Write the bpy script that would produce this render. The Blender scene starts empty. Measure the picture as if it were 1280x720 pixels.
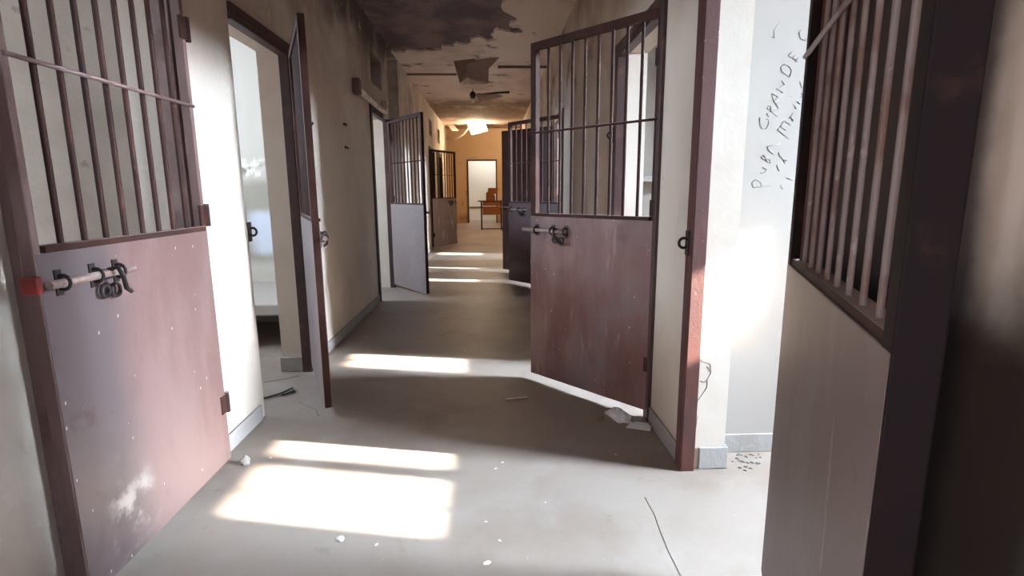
import bpy, bmesh, math, random
from mathutils import Vector, Matrix
random.seed(7)
C = bpy.context.scene.collection
PI = math.pi

# ------------------------------------------------------------------ camera
EYE = Vector((0, 0, 1.2))
F_PX, PITCH, YAW, ROLL = 668.36, 0.1800972, 0.0372077, -0.0066953
cp, sp, cy, sy, cr, sr = math.cos(PITCH), math.sin(PITCH), math.cos(YAW), math.sin(YAW), math.cos(ROLL), math.sin(ROLL)
FW = Vector((sy*cp, cy*cp, -sp)); RT = Vector((cy, -sy, 0)); UP = RT.cross(FW)
RT, UP = cr*RT + sr*UP, -sr*RT + cr*UP
cam_d = bpy.data.cameras.new('camera'); cam = bpy.data.objects.new('camera', cam_d); C.objects.link(cam)
cam_d.sensor_width = 36; cam_d.lens = 36*F_PX/1280; cam_d.clip_start = 0.02
M3 = Matrix((RT, UP, -FW)).transposed()
cam.matrix_world = Matrix.Translation(EYE) @ M3.to_4x4()
bpy.context.scene.camera = cam

def on_y(px, py, Y):      # point of a surveyed feature on the plane y = Y
    d = FW + RT*((px-640)/F_PX) - UP*((py-360)/F_PX)
    return EYE + d*(Y/d.y)
def on_x(px, py, X):
    d = FW + RT*((px-640)/F_PX) - UP*((py-360)/F_PX)
    return EYE + d*(X/d.x)
def on_z(px, py, Z=0.0):
    d = FW + RT*((px-640)/F_PX) - UP*((py-360)/F_PX)
    return EYE + d*((Z-1.2)/d.z)

# ------------------------------------------------------------------ materials
def mat(name, base, rough=0.8, layers=(), bump=None, metal=0.0, rnd=False, height_soot=None, dust=None, spec=0.5, emit=None):
    m = bpy.data.materials.new(name); m.use_nodes = True
    nt = m.node_tree; N = nt.nodes; L = nt.links
    b = N['Principled BSDF']
    b.inputs['Roughness'].default_value = rough; b.inputs['Metallic'].default_value = metal
    b.inputs['Specular IOR Level'].default_value = spec
    tc = N.new('ShaderNodeTexCoord'); co = tc.outputs['Object']
    if rnd:
        oi = N.new('ShaderNodeObjectInfo'); mu = N.new('ShaderNodeMath'); mu.operation = 'MULTIPLY'; mu.inputs[1].default_value = 37.0
        L.new(oi.outputs['Random'], mu.inputs[0])
        va = N.new('ShaderNodeVectorMath'); va.operation = 'ADD'
        L.new(co, va.inputs[0]); L.new(mu.outputs[0], va.inputs[1]); co = va.outputs[0]
    def noise(scale, detail=6, rgh=0.6, stretch=None, off=0.0, kind='n'):
        src = co
        if stretch or off:
            mp = N.new('ShaderNodeMapping')
            if stretch: mp.inputs['Scale'].default_value = stretch
            mp.inputs['Location'].default_value = (off, off*1.7, off*.6)
            L.new(src, mp.inputs['Vector']); src = mp.outputs[0]
        if kind == 'v':
            t = N.new('ShaderNodeTexVoronoi'); t.inputs['Scale'].default_value = scale
            L.new(src, t.inputs['Vector']); return t.outputs['Distance']
        t = N.new('ShaderNodeTexNoise'); t.inputs['Scale'].default_value = scale
        t.inputs['Detail'].default_value = detail; t.inputs['Roughness'].default_value = rgh
        L.new(src, t.inputs['Vector']); return t.outputs['Fac']
    def rng(v, lo, hi, a=0.0, bb=1.0):
        r = N.new('ShaderNodeMapRange'); r.interpolation_type = 'SMOOTHSTEP'
        r.inputs['From Min'].default_value = lo; r.inputs['From Max'].default_value = hi
        r.inputs['To Min'].default_value = a; r.inputs['To Max'].default_value = bb
        L.new(v, r.inputs['Value']); return r.outputs[0]
    def math2(op, a, bb):
        q = N.new('ShaderNodeMath'); q.operation = op
        for i, x in enumerate((a, bb)):
            if isinstance(x, (int, float)): q.inputs[i].default_value = x
            else: L.new(x, q.inputs[i])
        return q.outputs[0]
    def mix(cur, col, fac):
        x = N.new('ShaderNodeMix'); x.data_type = 'RGBA'
        L.new(fac, x.inputs[0])
        if isinstance(cur, tuple): x.inputs[6].default_value = (*cur, 1)
        else: L.new(cur, x.inputs[6])
        x.inputs[7].default_value = (*col, 1)
        return x.outputs[2]
    cur = base
    for k, ly in enumerate(layers):
        col, scale, lo, hi, amt = ly[:5]; o = ly[5] if len(ly) > 5 else {}
        if o.get('kind') == 'v': f = rng(noise(scale, kind='v', off=k*3.1+1, stretch=o.get('stretch')), hi, lo, 0, amt)
        else: f = rng(noise(scale, o.get('detail', 6), o.get('rgh', .6), o.get('stretch'), k*3.1+1), lo, hi, 0, amt)
        if 'box' in o:      # stains and painted shade keep to a stretch of the wall with a ragged edge: axis, from, to, softness
            for ax, p0, p1, s in o['box']:
                sx = N.new('ShaderNodeSeparateXYZ'); L.new(co, sx.inputs[0])
                wob = math2('MULTIPLY', math2('SUBTRACT', noise(2.3, 5, .65, off=9+k), .5), s*2.2)
                v = math2('ADD', sx.outputs[ax], wob)
                f = math2('MULTIPLY', f, math2('MULTIPLY', rng(v, p0-s, p0+s), rng(v, p1+s, p1-s)))
        cur = mix(cur, col, f)
    if dust:               # settled dust lies on faces that look up
        g = N.new('ShaderNodeNewGeometry'); sx = N.new('ShaderNodeSeparateXYZ'); L.new(g.outputs['Normal'], sx.inputs[0])
        cur = mix(cur, dust, rng(sx.outputs[2], .5, .9, 0, .75))
    if isinstance(cur, tuple): b.inputs['Base Color'].default_value = (*cur, 1)
    else: L.new(cur, b.inputs['Base Color'])
    if bump:
        sc, st, di = bump
        bp = N.new('ShaderNodeBump'); bp.inputs['Strength'].default_value = st; bp.inputs['Distance'].default_value = di
        L.new(noise(sc, 8, .62, off=4.4), bp.inputs['Height']); L.new(bp.outputs[0], b.inputs['Normal'])
    if emit:
        b.inputs['Emission Color'].default_value = (*emit[0], 1); b.inputs['Emission Strength'].default_value = emit[1]
    return m

SOOT = (.035, .022, .022)
plaster_left = mat('plaster_left', (.63, .55, .465), .85, [
    ((.48, .39, .31), 1.6, .45, .75, .6),
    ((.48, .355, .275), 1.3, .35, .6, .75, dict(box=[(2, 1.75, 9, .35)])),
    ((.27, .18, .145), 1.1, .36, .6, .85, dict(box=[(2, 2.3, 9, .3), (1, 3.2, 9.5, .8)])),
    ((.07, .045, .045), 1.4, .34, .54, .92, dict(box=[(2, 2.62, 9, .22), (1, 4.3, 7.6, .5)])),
    ((.72, .68, .62), 9, .62, .7, .5),
    ((.2, .15, .12), 14, .70, .76, .7)], (38, .25, .01))
plaster_right = mat('plaster_right', (.62, .55, .47), .85, [
    ((.48, .39, .31), 1.7, .45, .75, .6),
    ((.42, .27, .19), 1.2, .42, .62, .7, dict(box=[(2, 2.0, 9, .35)])),
    ((.20, .12, .085), 2.0, .50, .64, .8, dict(box=[(2, 2.1, 9, .2), (1, 4.5, 9.5, .4)])),
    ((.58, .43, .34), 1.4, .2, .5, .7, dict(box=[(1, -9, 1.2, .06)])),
    ((.018, .008, .008), 3.0, .1, .3, .93, dict(box=[(1, .87, 1.36, .03)])),  # near-black: shade behind the open near door, painted into the plaster
    ((.012, .005, .005), 3.0, .02, .15, .93, dict(box=[(1, -9, 1.2, .06), (2, -9, 1.02, .14)])),  # near-black: shadow of that door's lower sheet, painted on the wall
    ((.2, .15, .12), 15, .71, .76, .7)], (30, .14, .008))
plaster_cell = mat('plaster_cell', (.37, .335, .30), .85, [
    ((.33, .29, .26), 1.8, .5, .75, .55), ((.25, .2, .17), 16, .70, .76, .6)], (40, .05, .004))
plaster_drab = mat('plaster_drab', (.42, .345, .285), .88, [
    ((.31, .255, .205), 2.0, .42, .68, .7), ((.5, .45, .4), 4.5, .6, .72, .5), ((.2, .16, .13), 10, .64, .72, .6)], (30, .3, .01))
plaster_damaged = mat('plaster_damaged', (.50, .47, .41), .88, [
    ((.27, .25, .20), 2.4, .36, .52, .85, dict(box=[(2, .55, 1.30, .06)])),
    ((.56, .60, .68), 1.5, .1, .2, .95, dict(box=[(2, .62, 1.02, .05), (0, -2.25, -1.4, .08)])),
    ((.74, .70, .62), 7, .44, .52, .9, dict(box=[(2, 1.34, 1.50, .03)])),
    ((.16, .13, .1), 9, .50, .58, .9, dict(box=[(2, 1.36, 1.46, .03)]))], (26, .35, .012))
yellow_paint = mat('yellow_paint', (.64, .46, .26), .75, [
    ((.70, .52, .30), 1.2, .45, .75, .6), ((.3, .18, .07), 2.4, .58, .72, .6),
    ((.22, .13, .06), 2.0, .35, .6, .7, dict(box=[(2, -1, .35, .15)]))], (30, .15, .006))
cream_ceiling = mat('cream_ceiling', (.76, .62, .52), .9, [
    ((.55, .41, .32), 1.2, .45, .68, .8),
    ((.25, .155, .10), 1.0, .30, .5, .85, dict(box=[(1, 10.9, 13.9, .35)])),
    ((.10, .055, .045), 2.6, .58, .68, .85),
    ((.66, .54, .42), 5.5, .6, .7, .7)], (22, .35, .02))
soot_ceiling = mat('soot_ceiling', (.27, .18, .165), .92, [
    ((.11, .078, .09), 1.5, .42, .62, .9), ((.26, .16, .125), 2.2, .54, .70, .8), ((.42, .32, .26), 5, .66, .74, .7)], (20, .5, .03))
concrete = mat('concrete', (.30, .25, .215), .48, [
    ((.19, .135, .105), 1.2, .42, .7, .65), ((.35, .305, .275), 3.2, .5, .72, .5), ((.16, .125, .105), 7.5, .64, .74, .4),
    ((.42, .39, .36), 46, .70, .74, .6)], (70, .10, .004))
skirting = mat('skirting', (.36, .34, .32), .85, [((.26, .23, .2), 3, .45, .7, .6), ((.5, .48, .45), 12, .6, .7, .5)], (40, .3, .008))
white_paint = mat('white_paint', (.78, .77, .73), .7, [((.66, .64, .6), 1.5, .5, .8, .5)])
sheet_paint = mat('sheet_paint', (.155, .068, .058), .42, [
    ((.27, .165, .15), 2.2, .42, .66, .75, dict(stretch=(1.6, 1, .5))),
    ((.17, .135, .14), 1.5, .48, .66, .8, dict(stretch=(1.2, 1, .7))),
    ((.075, .03, .026), 3.0, .58, .70, .7),
    ((.33, .22, .19), 11, .60, .70, .5, dict(stretch=(2.2, 1, .4))),
    ((.62, .56, .52), 15, .045, .085, .85, dict(kind='v', stretch=(1.6, 1, .8))),
    ((.5, .42, .38), 34, .735, .76, .8)], (55, .12, .004), rnd=True)
sheet_rosy = mat('sheet_rosy', (.165, .092, .08), .42, [
    ((.22, .145, .13), 2.2, .40, .62, .75, dict(stretch=(1.6, 1, .5))),
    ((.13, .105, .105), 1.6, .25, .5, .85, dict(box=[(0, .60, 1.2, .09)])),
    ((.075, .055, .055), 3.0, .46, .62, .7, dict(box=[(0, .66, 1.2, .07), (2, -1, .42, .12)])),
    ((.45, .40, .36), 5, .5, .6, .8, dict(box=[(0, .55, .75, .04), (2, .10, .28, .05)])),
    ((.08, .04, .035), 3.4, .62, .72, .6),
    ((.62, .56, .52), 15, .045, .085, .85, dict(kind='v', stretch=(1.6, 1, .8))),
    ((.5, .42, .38), 34, .735, .76, .8)], (55, .12, .004))
sheet_pale = mat('sheet_pale', (.36, .27, .25), .5, [((.27, .19, .175), 2.0, .45, .7, .7), ((.6, .53, .48), 6, .58, .68, .8, dict(stretch=(2, 1, .5)))], (55, .12, .004))
sheet_worn = mat('sheet_worn', (.15, .098, .085), .5, [
    ((.20, .165, .15), 2.0, .42, .66, .8, dict(stretch=(1.6, 1, .4))),
    ((.17, .085, .075), 2.6, .52, .68, .85), ((.42, .36, .32), 8, .62, .72, .5, dict(stretch=(2.4, 1, .3))),
    ((.10, .05, .045), 5, .66, .74, .7)], (55, .12, .004), rnd=True)
sheet_lilac = mat('sheet_lilac', (.165, .125, .12), .6, [((.22, .175, .165), 2.0, .45, .7, .7), ((.20, .13, .13), 4, .6, .72, .6),
    ((.5, .45, .44), 14, .05, .08, .7, dict(kind='v'))], (55, .12, .004))
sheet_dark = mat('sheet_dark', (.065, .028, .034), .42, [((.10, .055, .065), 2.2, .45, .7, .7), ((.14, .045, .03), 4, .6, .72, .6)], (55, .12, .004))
iron = mat('iron', (.042, .017, .013), .72, [((.085, .034, .025), 5, .45, .7, .7), ((.03, .016, .016), 3, .5, .7, .7), ((.24, .13, .1), 22, .66, .74, .5)],
           (60, .2, .003), dust=(.36, .27, .24), rnd=True, spec=.18)
frame_red = mat('frame_red', (.085, .026, .019), .6, [((.15, .06, .048), 4, .45, .66, .7, dict(stretch=(1, 1, .3))), ((.06, .022, .02), 3, .5, .7, .7),
    ((.42, .32, .28), 24, .66, .73, .6)], (60, .25, .004), dust=(.4, .32, .28))
iron_shaded = mat('iron_shaded', (.014, .007, .007), .7, [((.05, .02, .015), 9, .6, .72, .6)], (60, .2, .003), spec=.15)  # darker iron: shade on the near right door put into its colour
bar_lit = mat('bar_lit', (.24, .175, .16), .5, [((.16, .07, .05), 7, .5, .66, .8), ((.45, .38, .35), 20, .6, .7, .6)], (80, .2, .002))  # paler scuffed iron: light on the near door's bars put into its colour
frame_faded = mat('frame_faded', (.15, .082, .07), .65, [((.24, .16, .14), 5, .45, .66, .8, dict(stretch=(1, 1, .3))), ((.10, .04, .035), 4, .55, .7, .8)], (60, .25, .004))
frame_dark = mat('frame_dark', (.05, .022, .02), .5, [((.13, .055, .04), 5, .5, .7, .7), ((.02, .012, .013), 3, .5, .7, .7)], (60, .25, .004))
bolt_steel = mat('bolt_steel', (.34, .24, .21), .45, [((.5, .4, .36), 12, .5, .66, .7), ((.14, .07, .06), 9, .58, .7, .8)], (80, .2, .002), metal=.25)
black_iron = mat('black_iron', (.022, .012, .012), .5, [((.07, .035, .03), 14, .55, .7, .7)], (80, .2, .002))
red_paint = mat('red_paint', (.30, .02, .016), .5, [((.12, .03, .02), 20, .5, .7, .7)])
pipe_cream = mat('pipe_cream', (.80, .70, .58), .7, [((.3, .15, .1), 9, .55, .66, .8), ((.66, .58, .5), 16, .55, .7, .6)], (40, .3, .005))
board_cream = mat('board_cream', (.60, .47, .36), .85, [((.42, .29, .21), 6, .5, .7, .7)])
board_brown = mat('board_brown', (.21, .13, .10), .88, [((.13, .08, .065), 3, .45, .65, .8), ((.32, .22, .16), 6, .6, .72, .6)], (25, .3, .01))
orange_wood = mat('orange_wood', (.42, .16, .05), .5, [((.30, .10, .03), 3, .4, .7, .7, dict(stretch=(.4, 1, 6)))])
dark_wood = mat('dark_wood', (.09, .045, .03), .6, [((.15, .08, .05), 4, .45, .7, .7, dict(stretch=(6, 1, .5)))])
paper = mat('paper', (.9, .9, .9), .6, [((.66, .66, .68), 20, .5, .7, .5)])
straw = mat('straw', (.72, .58, .5), .7, [((.5, .38, .3), 30, .5, .7, .5)])
crumb_mat = mat("crumb", (.27, .245, .22), .9, [((.2, .16, .14), 30, .45, .6, .8)], rnd=True)
leaf_brown = mat('leaf_brown', (.26, .14, .08), .8, [((.4, .25, .14), 30, .5, .7, .6)])
pencil = mat('pencil', (.30, .285, .275), .85)
crack_mat = mat('crack_dark', (.22, .18, .155), .9)
black_rubber = mat('black_rubber', (.02, .02, .022), .6)
opal = mat('opal', (.85, .80, .70), .4, [((.7, .6, .45), 8, .5, .7, .5)])
bulb_mat = mat('bulb_lit', (1, .9, .7), .3, emit=((1, .78, .45), 25))

# ------------------------------------------------------------------ mesh helpers
class MB:
    def __init__(s): s.v = []; s.f = []; s.sm = []
    def quad(s, pts, smooth=False):
        n = len(s.v); s.v += [tuple(p) for p in pts]; s.f.append(tuple(range(n, n+len(pts)))); s.sm.append(smooth)
    def box(s, x0, y0, z0, x1, y1, z1):
        x0, x1 = sorted((x0, x1)); y0, y1 = sorted((y0, y1)); z0, z1 = sorted((z0, z1))
        n = len(s.v)
        s.v += [(x0,y0,z0),(x1,y0,z0),(x1,y1,z0),(x0,y1,z0),(x0,y0,z1),(x1,y0,z1),(x1,y1,z1),(x0,y1,z1)]
        for q in ((0,3,2,1),(4,5,6,7),(0,1,5,4),(1,2,6,5),(2,3,7,6),(3,0,4,7)):
            s.f.append(tuple(n+i for i in q)); s.sm.append(False)
        return s
    def tube(s, pts, r, seg=8, cap=True, closed=False):
        pts = [Vector(p) for p in pts]; n0 = len(s.v); m = len(pts)
        rr = r if isinstance(r, (list, tuple)) else [r]*m
        prev = None
        for i, p in enumerate(pts):
            if closed: d = pts[(i+1) % m] - pts[i-1]
            else: d = pts[min(i+1, m-1)] - pts[max(i-1, 0)]
            d.normalize()
            if prev is None:
                u = d.orthogonal().normalized()
            else:
                u = (prev - d*prev.dot(d))
                u = u.normalized() if u.length > 1e-6 else d.orthogonal().normalized()
            prev = u; w = d.cross(u)
            for k in range(seg):
                a = 2*PI*k/seg
                s.v.append(tuple(p + (u*math.cos(a) + w*math.sin(a))*rr[i]))
        for i in range(m if closed else m-1):
            for k in range(seg):
                a = n0 + i*seg + k; b = n0 + i*seg + (k+1) % seg
                c = n0 + ((i+1) % m)*seg + (k+1) % seg; d = n0 + ((i+1) % m)*seg + k
                s.f.append((a, b, c, d)); s.sm.append(True)
        if cap and not closed:
            s.f.append(tuple(n0+k for k in reversed(range(seg)))); s.sm.append(False)
            s.f.append(tuple(n0+(m-1)*seg+k for k in range(seg))); s.sm.append(False)
        return s
    def ring(s, c, axis, R, r, seg=8, n=20, arc=(0, 2*PI)):
        c = Vector(c); ax = Vector(axis).normalized(); u = ax.orthogonal().normalized(); w = ax.cross(u)
        full = abs(arc[1]-arc[0]-2*PI) < 1e-4
        k = n if full else n+1
        pts = [c + (u*math.cos(a)+w*math.sin(a))*R for a in [arc[0]+(arc[1]-arc[0])*i/n for i in range(k)]]
        return s.tube(pts, r, seg, closed=full)
    def prism(s, pts, thick):       # polygon in space, pushed along its own normal
        P = [Vector(p) for p in pts]; nrm = Vector((0, 0, 0))
        for i in range(len(P)):
            a, b = P[i], P[(i+1) % len(P)]; nrm += a.cross(b)
        nrm.normalize(); n = len(s.v); k = len(P)
        s.v += [tuple(p) for p in P] + [tuple(p + nrm*thick) for p in P]
        s.f.append(tuple(reversed(range(n, n+k)))); s.f.append(tuple(range(n+k, n+2*k))); s.sm += [False, False]
        for i in range(k):
            j = (i+1) % k; s.f.append((n+i, n+j, n+k+j, n+k+i)); s.sm.append(False)
        return s
    def build(s, name, m, parent=None, kind=None, bevel=0.0, loc=None):
        me = bpy.data.meshes.new(name); me.from_pydata(s.v, [], s.f)
        me.polygons.foreach_set('use_smooth', s.sm)
        me.materials.append(m); me.update()
        bm = bmesh.new(); bm.from_mesh(me); bmesh.ops.recalc_face_normals(bm, faces=bm.faces); bm.to_mesh(me); bm.free()
        o = bpy.data.objects.new(name, me); C.objects.link(o)
        if parent: o.parent = parent
        if kind: o['kind'] = kind
        if loc: o.location = loc
        if bevel:
            bv = o.modifiers.new('bevel', 'BEVEL'); bv.width = bevel; bv.segments = 2; bv.limit_method = 'ANGLE'
        return o
def tag(o, label, cat, group=None):
    o['label'] = label; o['category'] = cat; o['kind'] = 'thing'
    if group: o['group'] = group
    return o
def empty(name, loc=(0, 0, 0), rz=0.0):
    o = bpy.data.objects.new(name, None); o.empty_display_size = .1; C.objects.link(o)
    o.location = loc; o.rotation_euler = (0, 0, rz); return o
def copy_tree(o, parent=None):
    c = o.copy(); C.objects.link(c)
    if parent: c.parent = parent
    for ch in [x for x in C.objects if x.parent == o]: copy_tree(ch, c)
    return c

def wall_x(name, x0, x1, y0, y1, z0, z1, holes, m):     # a wall whose faces look along x; holes = (ya, yb, za, zb)
    return wall_any(name, 0, x0, x1, y0, y1, z0, z1, holes, m)
def wall_y(name, y0, y1, x0, x1, z0, z1, holes, m):
    return wall_any(name, 1, y0, y1, x0, x1, z0, z1, holes, m)
def wall_any(name, axis, t0, t1, a0, a1, z0, z1, holes, m):
    A = sorted({a0, a1, *[h[0] for h in holes], *[h[1] for h in holes]}); A = [a for a in A if a0 <= a <= a1]
    Z = sorted({z0, z1, *[h[2] for h in holes], *[h[3] for h in holes]}); Z = [z for z in Z if z0 <= z <= z1]
    def solid(i, j):
        if i < 0 or j < 0 or i >= len(A)-1 or j >= len(Z)-1: return False
        ca, cz = (A[i]+A[i+1])/2, (Z[j]+Z[j+1])/2
        return not any(h[0] < ca < h[1] and h[2] < cz < h[3] for h in holes)
    P = (lambda t, a, z: (t, a, z)) if axis == 0 else (lambda t, a, z: (a, t, z))
    b = MB()
    for i in range(len(A)-1):
        for j in range(len(Z)-1):
            if not solid(i, j): continue
            p, q, r, s = A[i], A[i+1], Z[j], Z[j+1]
            for t in (t0, t1): b.quad([P(t,p,r), P(t,q,r), P(t,q,s), P(t,p,s)])
            if not solid(i-1, j): b.quad([P(t0,p,r), P(t1,p,r), P(t1,p,s), P(t0,p,s)])
            if not solid(i+1, j): b.quad([P(t0,q,r), P(t1,q,r), P(t1,q,s), P(t0,q,s)])
            if not solid(i, j-1): b.quad([P(t0,p,r), P(t1,p,r), P(t1,q,r), P(t0,q,r)])
            if not solid(i, j+1): b.quad([P(t0,p,s), P(t1,p,s), P(t1,q,s), P(t0,q,s)])
    bm = bmesh.new(); me = bpy.data.meshes.new(name); me.from_pydata(b.v, [], b.f); bm.from_mesh(me)
    bmesh.ops.remove_doubles(bm, verts=bm.verts, dist=1e-5); bmesh.ops.recalc_face_normals(bm, faces=bm.faces)
    bm.to_mesh(me); bm.free(); me.materials.append(m)
    o = bpy.data.objects.new(name, me); C.objects.link(o); o['kind'] = 'structure'
    return o

# ------------------------------------------------------------------ the setting
XL, XLo = -1.25, -1.43
XR, XRo = .82, 1.0
DT = 2.05
CE = 2.95
YB = -1.6
OPEN_L = [(-.75, .05), (1.455, 2.265), (2.80, 3.54), (5.87, 6.75), (11.2, 12.0), (13.0, 13.8)]  # first opening added out of view, lets light onto the near right wall
OPEN_R = [(1.33, 2.13), (2.66, 3.55), (6.2, 7.05), (7.35, 8.2), (9.4, 10.25)]
VENTS_L = [(5.99, 6.56, 2.34, 2.66), (11.35, 11.9, 2.34, 2.66), (13.15, 13.7, 2.34, 2.66)]
NICHE = (6.95, 7.72)
wl = wall_x('wall_left', XLo, XL, YB, 15.7, 0, 3.08,
            [(a, b, 0, DT) for a, b in OPEN_L] + VENTS_L + [(NICHE[0], NICHE[1], 0, CE)], plaster_left)
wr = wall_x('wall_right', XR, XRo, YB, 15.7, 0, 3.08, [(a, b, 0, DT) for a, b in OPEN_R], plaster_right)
MB().box(-4, YB, -.12, 4.8, 24.2, 0).build('floor', concrete, kind='structure')
MB().box(-4, YB, 2.975, 4.8, 15.7, 3.08).build('ceiling', soot_ceiling, kind='structure')
# cream plaster still hanging under the sooty slab, its torn edge ragged
edge = [(0.16, YB), (.22, 1.0), (.12, 2.4), (.26, 3.6), (.13, 4.6), (.24, 5.2), (.12, 5.6), (.30, 5.95), (.22, 6.2), (.34, 6.3), (.20, 6.42),
        (.10, 6.3), (.02, 6.55), (.10, 6.72), (-.02, 6.82), (-.12, 6.62), (-.22, 6.7), (-.26, 6.95), (-.40, 6.88), (-.46, 7.05), (-.58, 7.0),
        (-.63, 7.22), (-.78, 7.16), (-.86, 7.3), (-1.0, 7.22), (-1.08, 7.36), (XL, 7.3)]
jag = []
for i, (x, y) in enumerate(edge):
    jag.append((x, y))
    if i < len(edge)-1 and y > 4:
        nx, ny = edge[i+1]
        for t in (.33, .66): jag.append((x+(nx-x)*t + random.uniform(-.035, .035), y+(ny-y)*t + random.uniform(-.04, .04)))
poly = [(x, y, 2.95) for x, y in jag] + [(XL, 15.7, 2.95), (XR, 15.7, 2.95), (XR, YB, 2.95)]
tr = MB(); tr.prism(poly, -.026 if False else .026)
zz = [v[2] for v in tr.v]
if max(zz) < 2.96: tr.v = [(a, b, 2.95 if c > 2.949 else 2.976) for a, b, c in tr.v]
tr.build('trim_1', cream_ceiling, kind='structure')
# dark timber battens nailed across the ceiling
for i, (y, x0, x1) in enumerate([(8.55, XL, -.5), (8.05, .12, XR)]):
    MB().box(x0, y, 2.925, x1, y+.05, 2.95).build('trim_%d' % (i+2), board_brown, kind='structure')
MB().box(-1.5, YB-.2, 2.0, 1.1, YB, 3.08).build('wall_back', plaster_cell, kind='structure')
# side cells (inner faces). right-hand outer wall carries the windows the sun comes through
XO = 4.4
WIN_R = [(.69, 1.60), (2.43, 3.2), (5.6, 6.55), (7.3, 7.9), (9.1, 9.8)]
WZ = (2.17, 2.64)
wall_x('wall_outer_right', XO, XO+.2, YB, 12, 0, 3.08, [(a, b, *WZ) for a, b in WIN_R], plaster_cell)
for i, (a, b) in enumerate(WIN_R):
    w = MB(); w.box(XO+.06, a, WZ[0], XO+.10, a+.03, WZ[1]); w.box(XO+.06, b-.03, WZ[0], XO+.10, b, WZ[1])
    w.box(XO+.06, a, WZ[0], XO+.10, b, WZ[0]+.03); w.box(XO+.06, a, WZ[1]-.03, XO+.10, b, WZ[1])
    w.box(XO+.06, a+.40, WZ[0], XO+.10, a+.50, WZ[1])
    for t in (.22, .78): w.tube([(XO+.08, a+t*(b-a), WZ[0]), (XO+.08, a+t*(b-a), WZ[1])], .012)
    w.build('window_%d' % (i+1), frame_dark, kind='structure')
for i, (y0, y1) in enumerate([(2.27, 2.40), (5.02, 5.15), (7.15, 7.27), (8.95, 9.07), (11.0, 11.13)]):
    wall_y('wall_cell_right_%d' % (i+1), y0, y1, XRo, XO, 0, 2.975, [], plaster_cell)
wall_y('wall_cell_right_6', YB-.2, YB, XR, XO+.2, 0, 2.975, [], plaster_cell)
XOL = -3.6
WIN_L = [(.2, 1.1), (3.1, 4.3), (5.6, 6.5), (-1.45, -.7)]  # last window added behind the camera to light the near right wall
wall_x('wall_outer_left', XOL-.2, XOL, YB, 15.7, 0, 3.08, [(a, b, 1.5, 2.3) for a, b in WIN_L], plaster_cell)
for i, (a, b) in enumerate(WIN_L):
    w = MB(); w.box(XOL-.12, a, 1.5, XOL-.08, a+.04, 2.3); w.box(XOL-.12, b-.04, 1.5, XOL-.08, b, 2.3)
    w.box(XOL-.12, a, 1.5, XOL-.08, b, 1.54); w.box(XOL-.12, a, 2.26, XOL-.08, b, 2.3)
    for t in (.25, .5, .75): w.tube([(XOL-.1, a+t*(b-a), 1.5), (XOL-.1, a+t*(b-a), 2.3)], .012)
    w.build('window_%d' % (i+6), frame_dark, kind='structure')  # the last one is the added window
wall_y('wall_cell_left_1', 2.34, 2.46, XOL, XLo, 0, 2.975, [], plaster_drab)
wall_y('wall_cell_left_2', 5.10, 5.22, XOL, XLo, 0, 2.975, [], plaster_damaged)
wall_y('wall_cell_left_3', 6.83, 6.95, XOL, XLo, 0, 2.975, [], plaster_cell)
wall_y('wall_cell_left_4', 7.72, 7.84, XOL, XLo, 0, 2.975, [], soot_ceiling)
wall_y('wall_cell_left_5', 15.58, 15.7, XOL, XLo, 0, 2.975, [], plaster_drab)
wall_y('wall_cell_left_6', YB-.2, YB, XOL-.2, XL, 0, 2.975, [], plaster_drab)
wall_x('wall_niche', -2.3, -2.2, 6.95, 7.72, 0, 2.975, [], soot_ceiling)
# lobby at the far end and the white room beyond it
LH = 3.75
wall_y('wall_end', 20.5, 20.66, -3.2, 3.2, 0, LH, [(-.84, .18, 0, 2.3)], yellow_paint)
wall_x('wall_lobby_left', -3.3, -3.2, 15.7, 20.66, 0, LH, [], yellow_paint)
wall_x('wall_lobby_right', 3.2, 3.3, 15.7, 20.66, 0, LH, [], yellow_paint)
wall_y('wall_lobby_front', 15.7, 15.8, -3.2, 3.2, 0, LH, [(XL, XR, 0, CE)], yellow_paint)
MB().box(-3.3, 15.7, LH, 3.3, 20.66, LH+.1).build('ceiling_lobby', cream_ceiling, kind='structure')
wall_y('wall_white_room', 22.4, 22.5, -2.5, 2.5, 0, 2.8, [], white_paint)
wall_x('wall_white_room_left', -2.6, -2.5, 20.66, 22.5, 0, 2.8, [], white_paint)
wall_x('wall_white_room_right', 2.5, 2.6, 20.66, 22.5, 0, 2.8, [], white_paint)
MB().box(-2.6, 20.66, 2.8, 2.6, 22.5, 2.9).build('ceiling_white_room', white_paint, kind='structure')
d = MB(); d.box(-2.5, 22.37, .50, 2.5, 22.4, .56); d.build('trim_4', board_brown, kind='structure')
d = MB(); d.box(-.89, 20.46, 0, -.84, 20.5, 2.35); d.box(.18, 20.46, 0, .23, 20.5, 2.35); d.box(-.84, 20.46, 2.3, .18, 20.5, 2.35)
d.build('trim_5', dark_wood, kind='structure')

for i, (a, q, z0, z1) in enumerate(VENTS_L):
    MB().box(XLo+.02, a, z0, XLo+.05, q, z1).build('trim_%d' % (30+i), board_brown, kind='structure')  # added brown plates stand in for the dark inside the vents
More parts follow.
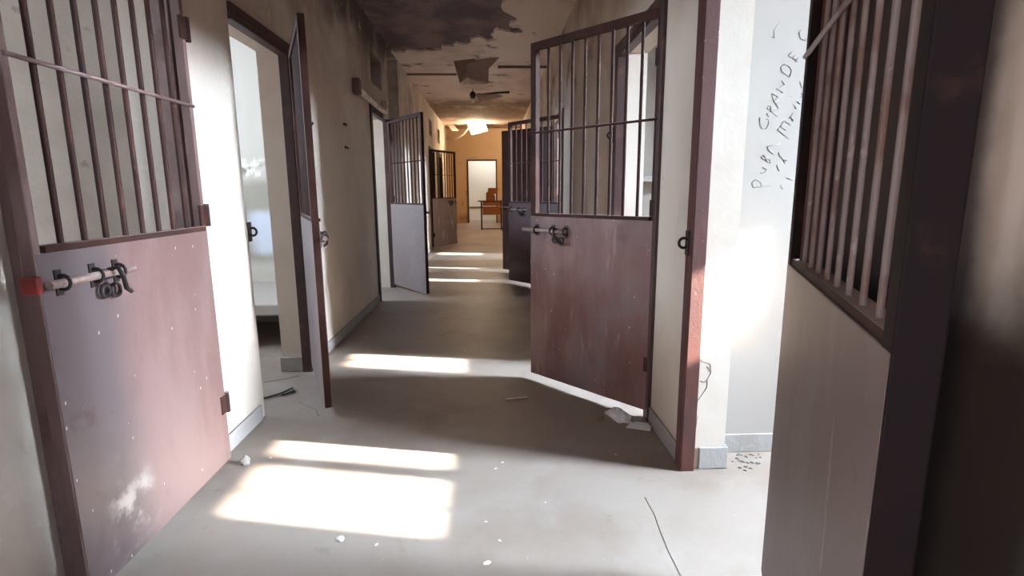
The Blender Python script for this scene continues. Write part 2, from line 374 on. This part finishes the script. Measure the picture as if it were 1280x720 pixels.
# skirtings
def runs(opens, a, b):
    out = []; y = a
    for p, q in opens:
        out.append((y, p)); y = q
    out.append((y, b)); return out
b = MB()
for p, q in runs(sorted(OPEN_L+[NICHE]), YB, 15.7):
    pts = p+.05, q-.05
    if pts[1] > pts[0]: b.box(XL, pts[0], 0, XL+.012, pts[1], .085)
b.build('baseboard_left', skirting, kind='structure', bevel=.004)
b = MB()
for p, q in runs(OPEN_R, YB, 15.7):
    pts = p+.05, q-.05
    if pts[1] > pts[0]: b.box(XR-.012, pts[0], 0, XR, pts[1], .085)
b.build('baseboard_right', skirting, kind='structure', bevel=.004)
b = MB()
b.box(.885, 2.118, 0, 1.012, 2.13, .10); b.box(1.0, 2.13, 0, 1.012, 2.27, .10)
b.box(1.012, 2.258, 0, XO, 2.27, .09)
b.box(1.02, 5.008, 0, XO, 5.02, .09)
b.build('baseboard_cell_right', skirting, kind='structure', bevel=.004)
b = MB()
b.box(-1.442, 3.528, 0, -1.29, 3.54, .10)
b.build('baseboard_cell_left', skirting, kind='structure', bevel=.004)

# iron door frames: posts are angle irons with one leg on the wall face and one leg in the opening
def door_frame(n, side, y0, y1, m, near=.05, far=.05, proud=.018):
    s = 1 if side == 'l' else -1
    X = XL if side == 'l' else XR
    b = MB()
    if near > .02:
        b.box(X-s*.04, y0, 0, X+s*proud, y0+.028, DT); b.box(X, y0-near, 0, X+s*proud, y0, DT+.05)
    b.box(X-s*.04, y1-.028, 0, X+s*proud, y1, DT); b.box(X, y1, 0, X+s*proud, y1+far, DT+.05)
    b.box(X-s*.04, y0+(.028 if near > .02 else 0), DT-.03, X+s*proud, y1-.028, DT); b.box(X, y0, DT, X+s*proud, y1, DT+.05)
    o = b.build('trim_%d' % n, m, kind='structure', bevel=.003)
    return o
fr = {}
for i, (a, q) in enumerate(OPEN_L): fr['l', i] = door_frame(10+i, 'l', a, q, (frame_dark, frame_faded)[i == 1], near=(.04, .03, .012)[i] if i < 3 else .04, far=.03 if i == 1 else .05, proud=.03 if i == 1 else .018)  # the first frame belongs to the added opening
for i, (a, q) in enumerate(OPEN_R): fr['r', i] = door_frame(20+i, 'r', a, q, frame_red if i == 0 else frame_dark)

# ------------------------------------------------------------------ cell doors
W0 = .88; MID = 1.06; SEC = 1.535; TOP = 2.04; BOT = .048
def make_door(sheet_mat=sheet_paint, iron_mat=iron, solid=False, side=1, MID=MID, fat=0.0, slid=0.0, sw=.042, cross_mat=None, bar_mat=None, rail_mat=None, bar_r=.0085, cross_y=.003, stile_mat=None, bolted=True):
    root = empty('cell_door')
    s = side
    for x in (0, W0-sw):
        MB().box(x, -.035*s, BOT, x+sw, fat, TOP).build('stile', stile_mat or iron_mat, root, bevel=.003)
    MB().box(sw, -.035*s, TOP-.042, W0-sw, 0, TOP).build('top_rail', iron_mat, root, bevel=.003)
    if not solid:
        MB().box(sw, -.032*s, MID-.012, W0-sw, .012*s, MID+.006).build('middle_rail', rail_mat or iron_mat, root, bevel=.002)
        MB().tube([(.004, cross_y*s, SEC), (W0-.004, cross_y*s, SEC)], .0065, 8).build('cross_bar', cross_mat or iron_mat, root)
        for k in range(8):
            x = sw + (W0-2*sw)*(k+1)/9
            MB().tube([(x, -.0155*s, MID), (x, -.0155*s, TOP-.03)], bar_r, 10, cap=False).build('bar', bar_mat or iron_mat, root)
        zt = MID-.012
    else: zt = TOP-.02
    p = MB(); p.box(.003, -.036*s, BOT-.003, W0-.003, .003*s, zt)
    p.build('sheet_panel', sheet_mat, root, bevel=.002)
    for z in (.30, MID+.05, 1.82):
        h = MB(); h.tube([(-.008, .004*s, z-.045), (-.008, .004*s, z+.045)], .011, 10); h.box(-.008, -.002*s, z-.04, .045, .007*s, z+.04)
        h.build('hinge', iron_mat, root)
    if not bolted: return root
    # sliding bolt on the outside near the free edge
    zb = .965
    zb0 = zb
    bo = MB(); bo.tube([(W0-.30-slid, .022*s+fat, zb), (W0+.045-slid, .022*s+fat, zb)], .0115, 12)
    bolt = bo.build('sliding_bolt', bolt_steel, root)
    g = MB()
    g.tube([(W0-.235, .022*s+fat, zb+.01), (W0-.235, .05*s+fat, zb+.018), (W0-.24, .06*s+fat, zb-.01), (W0-.255, .055*s+fat, zb-.05), (W0-.29, .045*s+fat, zb-.065)], .007, 8)
    g.build('bolt_handle', black_iron, bolt)
    for x in (W0-.29, W0-.19, W0-.06):
        k = MB(); k.ring((x, .016*s+fat, zb), (1, 0, 0), .02, .005, 6, 14); k.box(x-.012, .002*s+fat, zb-.035, x+.012, .007*s+fat, zb+.035)
        k.build('staple', black_iron, root)
    l = MB(); l.ring((W0-.262, .018*s+fat, zb-.055), (0, 1, 0), .02, .0055, 8, 16); l.ring((W0-.215, .018*s+fat, zb-.05), (0, 1, 0), .018, .005, 8, 16)
    l.box(W0-.275, .004*s+fat, zb-.02, W0-.205, .01*s+fat, zb+.012)
    l.build('hasp', black_iron, root)
    return root
protos = {}
def door(key, hinge, free, label, **kw):
    d = Vector(free) - Vector(hinge); ang = math.atan2(d.y, d.x)
    if key in protos: o = copy_tree(protos[key])
    else: o = protos[key] = make_door(**kw)
    o.location = (hinge[0], hinge[1], 0); o.rotation_euler = (0, 0, ang); o.scale = (d.length/W0, 1, 1)
    tag(o, label, 'door', 'barred cell doors along the corridor'); return o
door('red1', (-1.17, 2.25), (-1.17, 1.405), 'closed barred cell door with rosy brown lower sheet on the near left wall', slid=.05, sheet_mat=sheet_rosy, sw=.024, cross_mat=frame_faded, stile_mat=frame_faded)
door('red', (.822, 2.635), (.24, 3.30), 'ajar barred cell door with dark maroon lower sheet and sliding bolt right of centre')
door('worn', (.850, 1.425), (.525, .605), 'close-up barred cell door with worn grey brown sheet at the right edge', sheet_mat=sheet_worn, MID=1.01, fat=.02, slid=.12, iron_mat=iron_shaded, bar_mat=bar_lit, cross_mat=bar_lit, rail_mat=iron, bar_r=.0055, cross_y=-.036, bolted=False)
door('lilac', (-1.195, 3.53), (-.88, 2.78), 'narrow edge-on open cell door beside the bright left doorway', sheet_mat=sheet_lilac)
door('lilac', (-1.215, 6.75), (-.72, 6.03), 'open barred cell door with flat lilac grey sheet further down the left wall')
door('worn2', (-1.21, 11.2), (-.77, 12.05), 'farthest left barred door, rosy grey sheet with pale scuffs, near the corridor end', sheet_mat=sheet_pale, side=-1)
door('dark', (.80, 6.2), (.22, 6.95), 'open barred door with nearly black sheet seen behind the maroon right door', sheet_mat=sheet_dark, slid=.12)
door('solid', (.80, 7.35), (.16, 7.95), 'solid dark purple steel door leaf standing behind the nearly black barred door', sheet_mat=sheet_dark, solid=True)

# bolt keepers and strike rings, fixed to the frames
def strike_ring(frame, x, y, z, s):
    b = MB(); b.box(x, y-.018, z-.05, x+s*.006, y+.018, z+.05); b.ring((x+s*.018, y, z), (0, 1, 0), .02, .006, 8, 18)
    return b.build('strike_ring', black_iron, frame)
strike_ring(fr['r', 0], XR-.018, 2.155, .985, -1)
strike_ring(fr['r', 1], XR-.018, 3.585, 1.55, -1)
strike_ring(fr['l', 2], XL, 2.815, 1.0, 1)
k = MB(); k.box(XL+.03, 1.425, .945, XL+.036, 1.45, 1.0); k.box(XL+.036, 1.425, .955, XL+.05, 1.44, .985); k.box(XL+.05, 1.382, .945, XL+.095, 1.40, .99); k.build('bolt_keeper', red_paint, fr['l', 1], bevel=.004)

# ------------------------------------------------------------------ things in and on the cells
def bunk(loc, x0, x1, y0, y1, z, label):
    o = empty('concrete_bunk', loc)
    MB().box(x0-loc[0], y0-loc[1], z-.09, x1-loc[0], y1-loc[1], z).build('bunk_slab', plaster_cell, o, bevel=.012)
    MB().box(x0-loc[0], y1-.12-loc[1], 0, x1-loc[0], y1-loc[1], z-.09).build('bunk_support', skirting, o)
    MB().box(x0-loc[0], y0+.05-loc[1], 0, x0+.12-loc[0], y1-.12-loc[1], z-.09).build('bunk_support', skirting, o)
    return tag(o, label, 'bunk')
bunk((-2.5, 4.55, 0), -3.55, -1.46, 4.05, 5.095, .36, 'low white concrete bunk at the back of the cell through the left doorway')
sh = MB(); sh.box(1.03, 4.83, 1.27, 2.6, 5.015, 1.32)
tag(sh.build('concrete_shelf', skirting, bevel=.006), 'thin grey concrete shelf on the cell wall seen through the maroon barred door', 'shelf')
t = MB(); t.tube([on_z(x, y, .008) for x, y in [(300, 502), (333, 497), (350, 492), (366, 485), (368, 489), (352, 494)]], .006, 8)
tag(t.build('cable', black_rubber), 'bent black cable on the floor inside the left doorway', 'cable')

# conduit above the third left doorway
o = empty('wall_pipe', (XL+.035, 5.25, 2.13))
MB().tube([(0, 0, 0), (0, 1.25, -.03)], .030, 12).build('pipe_tube', pipe_cream, o)
b = MB(); b.box(-.035, -.09, -.05, .03, .01, .09); b.build('pipe_bracket', frame_faded, o, bevel=.01)
b = MB(); b.box(-.035, 1.22, -.10, .03, 1.30, .10); b.build('pipe_bracket', pipe_cream, o, bevel=.01)
tag(o, 'cream painted pipe with a rusty end bracket above the second left doorway', 'pipe')
def hook(px, py, label):
    p = on_x(px, py, XL-.004)
    b = MB(); b.tube([p, p+Vector((.02, 0, 0)), p+Vector((.028, 0, -.006)), p+Vector((.028, .0, -.016))], .006, 8)
    b.box(p.x, p.y-.02, p.z-.012, p.x+.006, p.y+.02, p.z+.012)
    tag(b.build('wall_hook', black_iron), label, 'hook')
hook(429, 155, 'upper of the two small dark iron hooks on the left wall')
hook(431, 184, 'lower of the two small dark iron hooks on the left wall')
hook(327, 38, 'small rusty iron hook above the left doorway lintel')

# broken ceiling board hanging down
def Y(px, py, y): return on_y(px, py, y)
o = empty('ceiling_board', (0, 7.9, 2.9)); inv = Vector((0, 7.9, 2.9))
def facet(name, pts, m, th=.008):
    b = MB(); b.prism([p-inv for p in pts], th); b.build(name, m, o)
a1, a2, a3, a4, a5 = Y(566, 71, 7.75), Y(583, 80, 7.72), Y(583, 97, 7.95), Y(575, 104.5, 7.95), Y(570, 88, 7.9)
facet('torn_flap', [a1, a2, a3, a4, a5], board_brown)
c1, c2, c3, c4, c5 = a2, Y(603, 75, 7.62), Y(625, 71, 7.55), Y(611, 86, 7.8), Y(610.5, 103, 7.98)
facet('hanging_board', [c1, c2, c3, c4, c5, a3], board_brown)
facet('torn_flap', [a1, Y(586.5, 64.5, 7.62), Y(593.5, 75.5, 7.65), a2], board_brown)
tag(o, 'large torn brown ceiling board hanging down with folded flaps', 'ceiling board')
b = MB(); b.prism([on_z(594.4, 117.8, 2.952), Y(599.4, 129.4, 10.15), Y(629, 120.5, 10.1), on_z(618, 117, 2.952)], .008)
tag(b.build('plaster_flap', board_cream), 'pale triangular flap of ceiling plaster hanging below the dark wire', 'plaster')
b = MB(); b.prism([on_z(583, 98, 2.952), Y(577, 106, 8.95), Y(604, 106, 9.0), on_z(618, 103, 2.952)], .008)
tag(b.build('plaster_flap', board_cream), 'pale ragged strip of plaster just below the hanging brown board', 'plaster')
b = MB(); b.prism([on_z(560, 157, 2.952), Y(565, 163.6, 14.7), Y(573.3, 163.8, 14.7), on_z(568, 157.2, 2.952)], .01)
tag(b.build('plaster_flap', opal), 'small cream ceiling piece hanging left of the lit lamp', 'plaster')
b = MB(); b.tube([Y(596, 117, 9.8), Y(604, 117.2, 9.8), Y(620, 116, 9.8), Y(637, 115.3, 9.8)], [.006, .006, .016, .02], 8)
tag(b.build('ceiling_wire', black_rubber), 'dark drooping wire stretched under the ceiling in front of the pale flap', 'wire')
p = Y(591, 119.5, 9.8); o = empty('lamp_holder', p)
MB().tube([(0, 0, .19), (0, 0, .07)], .006, 8).build('cord', black_rubber, o)
MB().tube([(0, 0, .07), (0, 0, .04), (0, 0, 0), (0, 0, -.05)], [.02, .05, .055, .035], 14).build('socket', black_iron, o)
bb = MB(); bb.tube([(0, 0, -.05), (0, 0, -.07), (0, 0, -.10), (0, 0, -.12)], [.012, .03, .03, .008], 14); bb.build('bulb', opal, o)
tag(o, 'small dark unlit bulb holder hanging from the ceiling before the lit lamp', 'lamp')

# the lit lamp
LP = Y(596, 156, 14.5)
o = empty('ceiling_lamp', LP)
q = [Y(584, 155.5, 14.62)-LP, Y(589.4, 168.3, 14.45)-LP, Y(610, 163.3, 14.45)-LP, Y(606.7, 154.4, 14.62)-LP]
off = Vector((0, .12, 0))
b = MB(); b.prism([v+off for v in q], .012); b.build('reflector_panel', opal, o)
bb = MB(); bb.tube([(0, 0, .10), (0, 0, .07), (0, 0, .03), (0, 0, -.02), (0, 0, -.045)], [.02, .03, .055, .045, .01], 16); bb.build('lit_bulb', bulb_mat, o)
MB().tube([(0, 0, .30), (0, 0, .10)], .015, 10).build('stem', iron, o)
tag(o, 'bright lit bulb with a tilted white panel at the far end of the ceiling', 'lamp')
b = MB(); b.tube([LP+Vector((-.04, .0, .12)), Y(589, 155, 14.45), Y(585, 161, 14.42), Y(580, 167, 14.4), Y(574, 171.5, 14.35), Y(568, 174.5, 14.3)], .022, 10)
tag(b.build('loose_conduit', pipe_cream), 'curved cream conduit drooping left from the lit lamp', 'conduit')
pl = bpy.data.lights.new('lamp_glow', 'POINT'); pl.energy = 42; pl.color = (1, .79, .54); pl.shadow_soft_size = .06
po = bpy.data.objects.new('lamp_glow', pl); C.objects.link(po); po.location = LP + Vector((0, -.02, -.09))

l2 = bpy.data.lights.new('lobby_fill', 'POINT'); l2.energy = 60; l2.color = (1, .80, .58); l2.shadow_soft_size = .1  # added unseen light above the ceiling edge to brighten the lobby
lo = bpy.data.objects.new('lobby_fill', l2); C.objects.link(lo); lo.location = (.9, 18.2, 3.5)
# desk, board, plank in the lobby
DY = 16.95
o = empty('desk', (-.02, DY, 0))
def dbox(n, x0, x1, y0, y1, z0, z1, m): return MB().box(x0, y0, z0, x1, y1, z1).build(n, m, o, bevel=.006)
dbox('desk_top', -.40, .38, -.2, .35, .87, .90, dark_wood)
dbox('front_panel', -.25, .32, -.14, -.12, .46, .72, orange_wood)
dbox('drawer_front', -.25, .32, -.16, -.14, .74, .87, orange_wood)
for x in (-.29, .33):
    for y in (-.15, .31): dbox('leg', x-.018, x+.018, y-.018, y+.018, 0, .87, iron)
dbox('foot_rail', -.31, .35, -.165, -.135, .02, .05, dark_wood)
tag(o, 'small dark topped desk with orange wood front by the white doorway', 'desk')
b = MB(); f = lambda px, py: Y(px, py, DY+.1)
zb = .901
pts = [f(607.5, 252), f(607.5, 241), f(610, 239), f(610, 235), f(622.5, 235), f(622.5, 238), f(620, 242), f(617.5, 243), f(619, 246), f(619, 252)]
pts[0].z = zb; pts[-1].z = zb
b.prism(pts, .05)
tag(b.build('wooden_panel', orange_wood), 'stepped orange wooden panel standing on the small desk', 'panel')
o = MB(); p0 = Vector((.30, 16.2, 0)); p1 = Vector((.52, 16.55, 1.08))
o.prism([p0, p0+Vector((.14, 0, 0)), p1+Vector((.10, 0, 0)), p1], .03)
tag(o.build('plank', dark_wood), 'dark plank leaning beside the small desk at the corridor end', 'plank')

# litter on the floor
def crumple(name, loc, rx, ry, h, m, label, cat, seed, sub=3, group=None):
    rs = random.Random(seed); bm = bmesh.new(); bmesh.ops.create_icosphere(bm, subdivisions=sub, radius=1)
    dirs = [(Vector((rs.gauss(0, 1), rs.gauss(0, 1), rs.gauss(0, 1))).normalized(), rs.uniform(.55, 1.05)) for _ in range(26)]
    for v in bm.verts:
        n = v.co.normalized(); r = min(1.25, min((c/max(n.dot(d), .05) for d, c in dirs)))
        r *= 1 + .12*rs.uniform(-1, 1)
        v.co = Vector((n.x*r*rx, n.y*r*ry, max(0, n.z*r*h + h*.35)))
    me = bpy.data.meshes.new(name); bm.to_mesh(me); bm.free(); me.materials.append(m)
    o = bpy.data.objects.new(name, me); C.objects.link(o); o.location = loc; o.rotation_euler.z = rs.uniform(0, 6)
    return tag(o, label, cat, group)
p = on_z(772, 521); crumple('crumpled_paper', (p.x, p.y, 0), .10, .065, .04, paper, 'crumpled white paper on the floor under the maroon door', 'paper', 5, 4)
b = MB(); p = on_z(803, 533)
b.prism([(p.x-.09, p.y-.02, .004), (p.x+.02, p.y-.07, .006), (p.x+.04, p.y-.02, .012), (p.x-.05, p.y+.04, .004)], .003)
b.prism([(p.x-.06, p.y-.01, .012), (p.x+.02, p.y-.05, .016), (p.x+.03, p.y-.01, .02), (p.x-.03, p.y+.03, .012)], .003)
tag(b.build('paper_sheet', paper), 'folded white paper sheet on the floor below the maroon door hinge', 'paper')
p = on_z(750, 524); crumple('dry_leaf', (p.x, p.y, 0), .04, .02, .01, leaf_brown, 'dry brown leaf on the floor left of the crumpled paper', 'leaf', 8, 2)
b = MB(); b.tube([on_z(632, 499, .006), on_z(660, 496, .006)], .005, 8)
tag(b.build('straw', straw), 'pale thin stick lying in the shadow on the corridor floor', 'stick')
p = on_z(425, 674); crumple('paper_scrap', (p.x, p.y, 0), .025, .02, .006, paper, 'small white scrap on the near floor below the sunlit patch', 'scrap', 11, 2)
p = on_z(609, 704); crumple('paper_scrap', (p.x, p.y, 0), .018, .012, .005, paper, 'small white scrap at the bottom edge of the floor', 'scrap', 12, 2)
p = on_z(307, 580); crumple('plaster_chunk', (p.x, p.y, 0), .022, .03, .03, crumb_mat, 'white plaster chunk at the foot of the wall beside the closed left door', 'plaster', 13, 2)
rs = random.Random(3)
proto = None
for i in range(26):
    px, py = rs.uniform(912, 952), rs.uniform(566, 580)
    if i > 21: px, py = rs.uniform(920, 940), rs.uniform(582, 592)
    p = on_z(px, py)
    if p.y > 2.235: p.y = 2.235
    if proto is None:
        proto = c = crumple('plaster_crumb', (0, 0, 0), .012, .009, .008, crumb_mat, 'grey plaster crumb in the scatter on the floor by the bright cell wall', 'crumb', 20, 1, 'plaster crumbs by the cell wall')
    else:
        c = proto.copy(); C.objects.link(c)
    c.location = (p.x, p.y, 0); c.rotation_euler.z = rs.uniform(0, 6); s = rs.uniform(.5, 1.3); c.scale = (s, s, s)
rs = random.Random(9)
flake = None
for i in range(22):
    px, py = rs.uniform(330, 830), rs.uniform(560, 710)
    if i > 15: px, py = rs.uniform(440, 640), rs.uniform(390, 440)
    p = on_z(px, py)
    if flake is None:
        flake = c = crumple('paint_flake', (0, 0, 0), .010, .006, .003, paper, 'tiny pale paint flake on the corridor floor', 'flake', 31, 1, 'paint flakes on the floor')
    else: c = flake.copy(); C.objects.link(c)
    c.location = (p.x, p.y, 0); c.rotation_euler.z = rs.uniform(0, 6); s = rs.uniform(.5, 1.1); c.scale = (s, s, s)

# writing pencilled on the cell wall, cracks
wcell = bpy.data.objects['wall_cell_right_1']
def strokes(lines, parent, name, m, r, conv):
    b = MB()
    for ln in lines:
        b.tube([conv(*q) for q in ln], r, 6)
    return b.build(name, m, parent)
def c1f(s, ox, oy):
    return lambda x, y: (ox + x/s, oy + y/s)
A_ = c1f(8, 930, 60); B_ = c1f(6.55, 930, 140); D_ = c1f(10.29, 930, 10)
txt = []
def add(fn, *ls):
    for l in ls: txt.append([fn(*q) for q in l])
add(A_, [(485,35),(445,80),(500,108),(540,140)], [(485,105),(510,72)], [(515,140),(548,92)],                                # E
    [(380,235),(455,290)], [(380,235),(372,195),(400,163),(450,180),(480,225),(458,290)],                                  # D
    [(392,447),(330,405),(368,392),(410,365),(380,330)],                                                                    # N
    [(352,612),(300,530),(275,455)], [(275,455),(345,490),(300,535)], [(320,560),(350,545)],                                # A
    [(335,683),(232,600)], [(240,585),(268,580),(275,630),(262,640)], [(268,635),(352,612)],                                 # R
    [(560,335),(582,400)], [(575,450),(605,492)], [(560,492),(605,490)], [(610,305),(645,258)],
    [(465,485),(470,488)], [(495,560),(525,608)], [(530,535),(568,562)], [(450,705),(492,650)], [(465,690),(500,722)])
add(B_, [(205,40),(188,10)], [(130,45),(132,105),(150,135),(182,138),(205,95),(203,60),(180,58)],                         # G
    [(275,145),(368,218)], [(275,145),(300,118),(345,150)], [(300,118),(330,70),(385,108)], [(385,45),(402,8)], [(385,42),(402,78)],   # M a
    [(78,618),(212,606)], [(78,618),(66,580),(95,552),(138,572),(146,606)],                                                # P
    [(150,455),(192,468)], [(192,468),(165,498)], [(135,500),(168,497)],                                                    # u
    [(138,370),(215,420)], [(138,370),(165,350),(185,395)], [(185,395),(215,380),(215,420)],                               # R
    [(190,282),(298,260)], [(190,282),(205,318),(240,345)],                                                                # A
    [(285,330),(295,370),(355,400)], [(270,430),(290,485)], [(305,360),(340,420)], [(300,600),(320,630)], [(350,540),(410,560)])
add(D_, [(740,280),(712,318),(728,392),(785,420),(812,388)], [(455,195),(390,280),(388,360)], [(370,368),(405,375),(388,385),(375,372)])
strokes(txt, wcell, 'pencilled_writing', pencil, .0013, lambda px, py: on_y(px, py, 2.2695))
cr = [[(872,500),(868,486),(872,474),(868,462),(872,452)], [(889,466),(886,460),(883,458)], [(884,474),(880,478),(876,476)], [(868,440),(878,452),(888,455),(889,466),(884,474),(884,484),(876,496),(868,506)], [(878,452),(872,447)], [(876,200),(880,250),(877,330),(880,365)],
      [(872,520),(870,535)]]
cw = MB()
for l in cr: cw.tube([on_y(x, y, 2.1295) for x, y in l], .0011, 6)
cw.build('plaster_crack', crack_mat, wr)
fl = bpy.data.objects['floor']
cf = MB()
cf.tube([on_z(x, y, 0) for x, y in [(806, 622), (818, 643), (822, 655), (836, 690), (852, 722)]], .002, 6)
cf.tube([on_z(x, y, 0) for x, y in [(372, 503), (395, 513), (398, 520)]], .003, 6)
cf.tube([on_z(x, y, 0) for x, y in [(330, 478), (350, 475), (374, 470)]], .003, 6)
cf.build('floor_crack', crack_mat, fl)

# ------------------------------------------------------------------ light
def area(name, loc, size, rot, energy, col, portal=False):
    l = bpy.data.lights.new(name, 'AREA'); l.shape = 'RECTANGLE'; l.size, l.size_y = size; l.energy = energy; l.color = col
    o = bpy.data.objects.new(name, l); C.objects.link(o); o.location = loc; o.rotation_euler = rot; return o
SKY = (.70, .84, 1.0)
for i, (a, q) in enumerate(WIN_R):
    e = (215, 200, 800, 650, 600)[i]
    o = area('daylight_window', (XO+.19, (a+q)/2, sum(WZ)/2), (WZ[1]-WZ[0], q-a), (0, PI/2, 0), e, SKY)
    if i < 2:       # near two lights: spread narrowed, aimed at the corridor floor to spare the walls
        aim = (Vector((-.15, 1.45, 0)), Vector((-.2, 3.25, 0)))[i]
        o.rotation_euler = (aim-o.location).to_track_quat('-Z', 'Y').to_euler(); o.data.spread = math.radians(72)
        o.data.size, o.data.size_y = q-a, WZ[1]-WZ[0]
for i, (a, q) in enumerate(WIN_L):
    e = (34, 95, 110, 95)[i]  # last entry is fill through the added window
    area('daylight_window', (XOL-.19, (a+q)/2, 1.9), (.8, q-a), (0, -PI/2, 0), e, SKY)
area('daylight_passage', (-.2, YB-.05, 1.0), (2.0, 2.0), (PI/2, 0, 0), 1.2, SKY)
area('daylight_white_room', (0, 21.5, 2.78), (2.0, 1.2), (0, 0, 0), 20, (1, .98, .92))
sun = bpy.data.lights.new('sun', 'SUN'); sun.energy = 54; sun.angle = .012; sun.color = (1, .93, .82)
so = bpy.data.objects.new('sun', sun); C.objects.link(so)
so.rotation_euler = Vector((-1, .21, -.47)).to_track_quat('-Z', 'Y').to_euler(); so.location = (8, 0, 5)
w = bpy.data.worlds.new('world'); bpy.context.scene.world = w; w.use_nodes = True
bg = w.node_tree.nodes['Background']; bg.inputs[0].default_value = (.62, .78, 1, 1); bg.inputs[1].default_value = 1.0
s = bpy.context.scene
s.view_settings.view_transform = 'Standard'; s.view_settings.look = 'None'; s.view_settings.gamma = 1
s.view_settings.use_curve_mapping = False; s.view_settings.exposure = 0.88
s.cycles.use_denoising = True
s.cycles.max_bounces = 12; s.cycles.diffuse_bounces = 8
